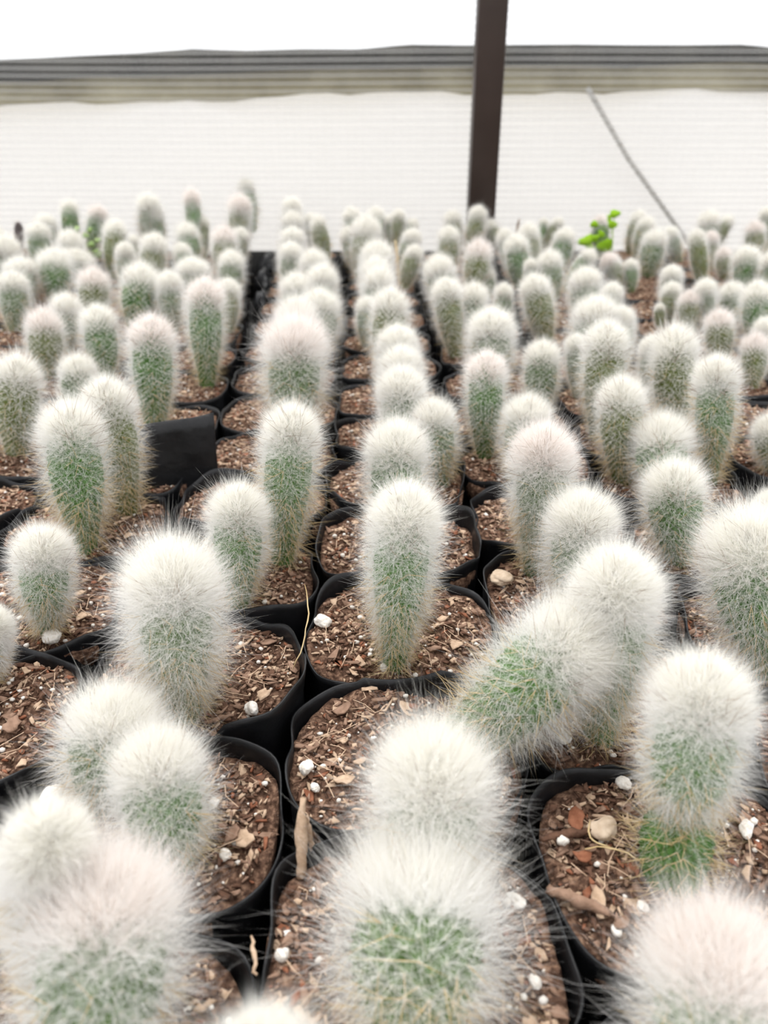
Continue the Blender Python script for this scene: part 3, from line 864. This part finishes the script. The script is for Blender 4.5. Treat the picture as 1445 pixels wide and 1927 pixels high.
# ------------------------------------------------------------------ bags
bag_short = {}
for root, p0, p1, W, L, m, bag in done:
    if len(m) == 9: bag_short.setdefault(bag, m[7])
rows_of = {}
for i, (k, n, x, y) in enumerate(BAGS): rows_of.setdefault(k, []).append(i)
cols = sorted(rows_of)
for i, (k, n, x, y) in enumerate(BAGS):
    rs = random.Random(i * 13 + 5)
    root = link('growing_bag', None)
    root.location = (x, y, 0)
    flip = rs.random() < 0.5
    root.rotation_euler = (0, 0, (math.pi if flip else 0) + rs.uniform(-0.06, 0.06))
    lift = None
    if lift is None and y < 0.6 and rs.random() < 0.4: lift = [(rs.uniform(0, 6.28), rs.uniform(0.2, 0.6), rs.uniform(0.004, 0.011))]
    wm = bag_wall_mesh(RX, RY, 900 + i, lift) if (y < 0.6 or lift) else WALLS[rs.randrange(6)]
    w_ = link('bag_wall', wm, root)
    v_ = rs.randrange(6)
    s_ = link('soil', SOILS[v_], root)
    c_ = link('bark_litter', CHIPS[v_], s_); c_['kind'] = 'stuff'
    if y < 1.1:
        q_ = link('perlite', PERLS[v_], s_); q_['kind'] = 'stuff'
    if (k, n) == (-2, 4):
        root.rotation_euler = (0, 0, 0)
        zt = at_depth(330, 800, 0.505).z
        G = []
        for side in (0, 1):
            for a_ in range(13):
                q = a_ / 12
                fx = -0.187 + 0.064 * q; fy = 0.492 + 0.024 * q + 0.004 * math.sin(3.0 * q) + side * 0.0009
                for b_ in range(9):
                    r_ = b_ / 8
                    G.append([fx - x, fy - y + 0.006 * r_ * r_ + 0.0012 * math.sin(9 * q + 4 * r_), -0.03 + (zt + 0.03 + 0.004 * q - 0.003 * math.sin(2.5 * q)) * r_])
        FF = []
        for a_ in range(12):
            for b_ in range(8):
                o_ = a_ * 9 + b_
                FF += [[o_, o_ + 9, o_ + 10, o_ + 1], [117 + o_, 117 + o_ + 1, 117 + o_ + 10, 117 + o_ + 9]]
            FF += [[a_ * 9 + 8, a_ * 9 + 17, 117 + a_ * 9 + 17, 117 + a_ * 9 + 8], [a_ * 9, 117 + a_ * 9, 126 + a_ * 9, a_ * 9 + 9]]
        for b_ in range(8):
            FF += [[b_, b_ + 1, 118 + b_, 117 + b_], [108 + b_, 225 + b_, 226 + b_, 109 + b_]]
        link('folded_flap', mesh_np('flap', np.array(G), [np.array(FF)], [BAG], smooth=False), root)
    far_n = len(rows_of[k]) - rows_of[k].index(i) - 1
    lab = 'black growing bag%s, %s from the netting in %s column from left' % (' with a raised flap' if (k, n) == (-2, 4) else '', ORD[far_n], ORD[cols.index(k)])
    tag(root, lab, 'plant bag', 'black growing bags packed across the bench')
# ------------------------------------------------------------------ loose pieces on the soil
def rest(px_, py_, zz=0.0): return on_ground(px_, py_, zz)
LUMPS = [
    (92, 1503, 52, PERL, 'largest white perlite lump, near the left edge beside the touching pair'),
    (103, 1247, 38, PERL, 'white perlite lump in front of the short thin-footed cactus'),
    (126, 1254, 20, PERL, 'small white perlite grain touching the lump before the short thin-footed cactus'),
    (575, 1460, 38, PERL, 'oval white perlite lump right of the bag junction'),
    (607, 1178, 30, PERL, 'white perlite lump in the black gap left of the tall centre cactus'),
    (598, 1508, 18, PERL, 'small white perlite grain below the oval lump'),
    (497, 1405, 24, PERL, 'round white perlite grain against the rim left of the bag junction'),
    (404, 1518, 20, PERL, 'white perlite grain in the soil right of the touching pair'),
    (424, 1617, 24, PERL, 'white perlite grain near the low bag rim right of the touching pair'),
    (1030, 1502, 36, PERL, 'white perlite lump under the black rim right of the puffball'),
    (1165, 1455, 28, PERL, 'crumbly white perlite lump just above the straight black rim'),
    (1188, 1450, 20, PERL, 'smaller white perlite grain beside the crumbly lump above the straight rim'),
    (988, 1607, 32, PERL, 'white perlite lump at the edge of the puffball cactus'),
    (1010, 1560, 24, PERL, 'white perlite grain between two lumps right of the puffball'),
    (1402, 1570, 32, PERL, 'round white perlite lump right of the two-lobed cactus foot'),
    (1143, 1393, 20, PERL, 'white perlite grain at the foot of the tall white cactus'),
    (1208, 1712, 22, PERL, 'white perlite grain in front of the two-lobed cactus'),
    (1162, 1785, 18, PERL, 'left one of two perlite grains near the lowest rim'),
    (1180, 1790, 18, PERL, 'right one of two perlite grains near the lowest rim'),
    (500, 1808, 26, PERL, 'white perlite lump beside the bottom centre cactus, lower of two'),
    (503, 1750, 24, PERL, 'white perlite lump beside the bottom centre cactus, upper of two'),
    (1006, 1855, 26, PERL, 'blurred white perlite lump right of the bottom centre cactus'),
    (1135, 1567, 54, STONE, 'flat tan stone lying in the soil left of the two-lobed cactus'),
    (908, 1105, 42, STONE, 'flat pinkish tan stone at the dark gap right of the centre cactus'),
    (722, 1262, 18, PERL, 'white perlite grain at the foot of the tall centre cactus'),
]
for i, (lx, ly, w, mt, lab) in enumerate(LUMPS):
    rng = np.random.default_rng(i + 700)
    p, _ = settle(lx, ly, 0.86)
    r = w / FPX * to_px(p)[2] / 2
    v, f = lump(rng, r, 4, 0.55 if mt is STONE else 0.8)
    o = link('flat_stone' if mt is STONE else 'perlite_lump', mesh_np('lump', v, [f], [mt], smooth=True))
    o.location = (p.x, p.y, 0.0005 + r * (0.45 if mt is STONE else 0.62))
    o.rotation_euler = (0, 0, rng.uniform(0, 6))
    tag(o, lab, 'stone' if mt is STONE else 'perlite', None if mt is STONE else 'perlite lumps on the soil')

def splinter(name, a, b, w, mt, label, cat, seed, th=0.45, bow=0.0):
    rng = np.random.default_rng(seed)
    a, b = Vector(a), Vector(b)
    n = 12; pts = []; rads = []
    side = (b - a).cross(Vector((0, 0, 1))).normalized()
    for i in range(n):
        s = i / (n - 1)
        q = a.lerp(b, s) + side * (bow * math.sin(math.pi * s) + rng.normal(0, 0.0003)) + Vector((0, 0, abs(bow) * 0.3 * math.sin(math.pi * s)))
        pts.append(q); rads.append(w * (0.35 + 0.65 * math.sin(math.pi * min(1, max(0.08, s * 0.85 + 0.12))) ) * rng.uniform(0.8, 1.15))
    V, F, T = tube_np(pts, np.array(rads), 8)
    V = V + rng.normal(0, w * 0.10, V.shape)
    o = link(name, mesh_np(name, V - np.array(a), [F, T], [mt], smooth=False)); o.location = a
    return tag(o, label, cat)
splinter('bark_splinter', on_ground(566, 1650, -0.002), at_depth(569, 1502, on_ground(566, 1600).y + 0.004), 0.0024, CHIP[2], 'tan bark splinter standing upright in the black gap left of the bottom centre', 'bark', 1)
splinter('bark_splinter', on_ground(585, 1600, 0.001), at_depth(577, 1535, on_ground(580, 1590).y), 0.0013, CHIP[2], 'thin side splinter leaning against the upright tan one', 'bark', 2)
splinter('twig', on_ground(1020, 1578, 0.003), on_ground(1112, 1562, 0.003), 0.0018, CHIP[0], 'dark brown twig lying left of the flat tan stone', 'twig', 3)
splinter('twig', on_ground(1030, 1672, 0.003), on_ground(1150, 1722, 0.003), 0.0026, CHIP[1], 'thick brown twig lying below the flat tan stone', 'twig', 4)
splinter('twig', on_ground(385, 1360, 0.003), on_ground(440, 1345, 0.003), 0.0012, CHIP[1], 'short twig at the foot of the plump hairy cactus', 'twig', 5)
splinter('wood_sliver', on_ground(482, 1835, 0.002), on_ground(474, 1760, 0.006), 0.0008, CHIP[2], 'thin tan wood sliver along the rim left of the bottom centre cactus', 'wood', 6)
splinter('dry_needle', on_ground(1110, 1545, 0.004), on_ground(1160, 1600, 0.003), 0.00035, SPINE, 'dry pine needle crossing the soil at the flat tan stone', 'needle', 7, bow=0.006)
splinter('dry_needle', on_ground(1100, 1600, 0.004), on_ground(1225, 1640, 0.003), 0.00035, SPINE, 'long curved dry needle before the two-lobed cactus', 'needle', 8, bow=-0.004)
splinter('dry_grass_strand', on_ground(552, 1260, 0.006), at_depth(575, 1100, on_ground(552, 1200).y), 0.00035, SPINE, 'hair-thin arched dry stem over the curved bag rim left of centre', 'grass', 9, bow=0.004)

def flake(px_, py_, w, seed, mt, label, curl=0.25):
    rng = np.random.default_rng(seed)
    p, _ = settle(px_, py_, 0.8); L = w / FPX * to_px(p)[2]
    k = 14; an = np.linspace(0, 2 * math.pi, k, endpoint=False)
    rd = 1 + rng.normal(0, 0.14, k); asp = rng.uniform(0.5, 0.75)
    V = [[0, 0, 0]]; 
    for q in (0.5, 1.0):
        for a_, r_ in zip(an, rd): V.append([math.cos(a_) * r_ * L / 2 * q, math.sin(a_) * r_ * L / 2 * asp * q, 0])
    V = np.array(V); V[:, 2] = curl * ((V[:, 0] / (L / 2)) ** 2) * L / 2 * 0.5 + rng.normal(0, 0.02 * L, len(V))
    top = V.copy(); top[:, 2] += 0.0007
    n = len(V); A = np.concatenate([V, top])
    T, F = [], []
    for j in range(k):
        j2 = (j + 1) % k
        T += [[0, 1 + j2, 1 + j], [n, n + 1 + j, n + 1 + j2]]
        F += [[1 + j, 1 + j2, 1 + k + j2, 1 + k + j], [n + 1 + j, n + 1 + k + j, n + 1 + k + j2, n + 1 + j2], [1 + k + j, 1 + k + j2, n + 1 + k + j2, n + 1 + k + j]]
    o = link('bark_flake', mesh_np('flake', A, [np.array(T), np.array(F)], [mt])); o.location = (p.x, p.y, 0.0028)
    o.rotation_euler = (rng.normal(0.25, 0.12), rng.normal(0, 0.15), rng.uniform(0, 6))
    tag(o, label, 'bark', 'bark flakes on the soil')
flake(1062, 1520, 52, 1, CHIP[3], 'reddish bark flake right of the lump under the straight black rim')
flake(648, 1478, 40, 2, CHIP[2], 'tan bark flake right of the oval perlite lump')
flake(498, 1368, 30, 3, CHIP[2], 'greyish tan flake above the round grain left of the bag junction')
flake(466, 1632, 42, 4, CHIP[2], 'pale tan flake by the low bag rim right of the touching pair')
flake(1095, 1622, 34, 5, CHIP[3], 'small reddish flake below the flat tan stone')
flake(1100, 1775, 50, 6, CHIP[2], 'tan bark flake at the lowest rim in the bottom right')
flake(1055, 1432, 48, 7, CHIP[1], 'brown leaf-like flake left of the crumbly perlite lump', 0.4)
flake(440, 1580, 38, 8, CHIP[1], 'brown bark flake in the soil bay right of the touching pair')
flake(25, 1375, 40, 9, CHIP[1], 'brown flake at the left edge above the dark rim')
flake(640, 1345, 36, 10, CHIP[1], 'brown flake under the rim below the centre cactus')
flake(765, 1345, 38, 11, CHIP[2], 'tan flake under the rim right of the brown one')
flake(1120, 1835, 36, 12, CHIP[1], 'blurred brown flake near the bottom edge right of centre')

# collapsed empty bags lying in the black lane between two blocks of bags
def crumple(px_, py_, sx, sy, label, seed):
    rng = np.random.default_rng(seed)
    p = on_ground(px_, py_)
    V, F = lump(rng, 1.0, 4, 1.0)
    k = rng.normal(0, 3.5, (6, 3)); ph = rng.uniform(0, 6, 6)
    d = 1 + sum(0.07 * np.abs(np.sin(V @ k[i] + ph[i])) for i in range(6))
    V = V / np.abs(V).max(0) * d[:, None] / d.max() * np.array([sx, sy, 0.045])
    o = link('collapsed_bag', mesh_np('collapsed', V, [F], [BAG], smooth=False))
    o.location = (p.x, p.y, -0.052)
    tag(o, label, 'plastic bag')
crumple(503, 463, 0.021, 0.040, 'crumpled black plastic at the far end of the dark lane, nearest the netting', 1)
crumple(497, 492, 0.020, 0.045, 'crumpled black plastic in the middle of the dark lane left of centre', 2)
crumple(489, 532, 0.016, 0.045, 'crumpled black plastic at the near end of the dark lane left of centre', 3)

# ------------------------------------------------------------------ weeds
def weed(foot, spots, mt, label, w_leaf, stem_r=0.0008):
    """spots: (px, py, size px, tilt) of leaves at the plant's depth"""
    p0, _ = settle(*foot)
    root = link('green_weed', None); root.location = p0
    tag(root, label, 'weed')
    sx, sy, _ = foot[0], foot[1], 0
    tops = [at_depth(x, y, p0.y + (i % 3 - 1) * 0.006) - p0 for i, (x, y, w) in enumerate(spots)]
    main = max(tops, key=lambda t: t.z)
    V, F, T = tube_np([Vector((0, 0, -0.004)), main * 0.35 + Vector((0.003, 0, 0)), main * 0.7, main], [stem_r * 1.3, stem_r, stem_r, stem_r * 0.5], 7)
    st = link('stem', mesh_np('stem', V, [F, T], [mt], smooth=True), root)
    for i, t in enumerate(tops):
        W = spots[i][2] / FPX * to_px(p0)[2]
        rng = np.random.default_rng(i + 5)
        base = main * min(0.95, max(0.1, t.z / main.z * 0.8))
        n = 12; V = []
        for a_ in np.linspace(0, 2 * math.pi, n, endpoint=False):
            lob = 1 + 0.18 * math.cos(3 * a_ + i)
            V.append([math.cos(a_) * W / 2 * lob, math.sin(a_) * W / 2.6 * lob, 0.12 * W * math.cos(2 * a_)])
        V = np.array([[0, 0, -0.08 * W]] + V)
        R = np.array(Quaternion(Vector((1, rng.normal(0, .4), rng.normal(0, .3))), math.radians(rng.uniform(50, 85))).to_matrix())
        V = V @ R.T + np.array(t)
        V = np.concatenate([V, V + np.array([0, -0.0004, 0])])
        T = []
        for j in range(n):
            j2 = (j + 1) % n
            T += [[0, 1 + j2, 1 + j], [n + 1, n + 2 + j, n + 2 + j2], [1 + j, 1 + j2, n + 2 + j2], [1 + j, n + 2 + j2, n + 2 + j]]
        lf = link('leaf', mesh_np('leaf', V, [np.array(T)], [mt], smooth=True), root)
        V2, F2, T2 = tube_np([base, (base + t) / 2 + Vector((0, 0, 0.002)), t], stem_r * 0.6, 6)
        link('stalk', mesh_np('stalk', V2, [F2, T2], [mt], smooth=True), lf)
weed((1128, 500), [(1157, 402, 20), (1150, 421, 26), (1118, 422, 16), (1103, 452, 30), (1138, 462, 30), (1120, 448, 18), (1147, 408, 12), (1108, 465, 16), (1132, 440, 16)], LEAF,
     'bright green leafy weed among the back cacti right of the post', 20)
weed((178, 520), [(145, 430, 14), (161, 443, 12), (172, 460, 14), (182, 472, 18), (186, 480, 16), (170, 432, 12), (184, 452, 12)], LEAFP,
     'pale green weed among the back cacti at the left', 14)
p0, _ = settle(752, 540)
splinter('dried_stalk', p0, at_depth(744, 452, p0.y), 0.0028, SPINE, 'thin dried brown stalk standing between back cacti left of the post', 'stalk', 22)
p0, _ = settle(966, 470)
splinter('dried_stalk', p0, at_depth(977, 412, p0.y), 0.003, SPINE_D, 'short dark dried stalk just right of the post among back cacti', 'stalk', 23)
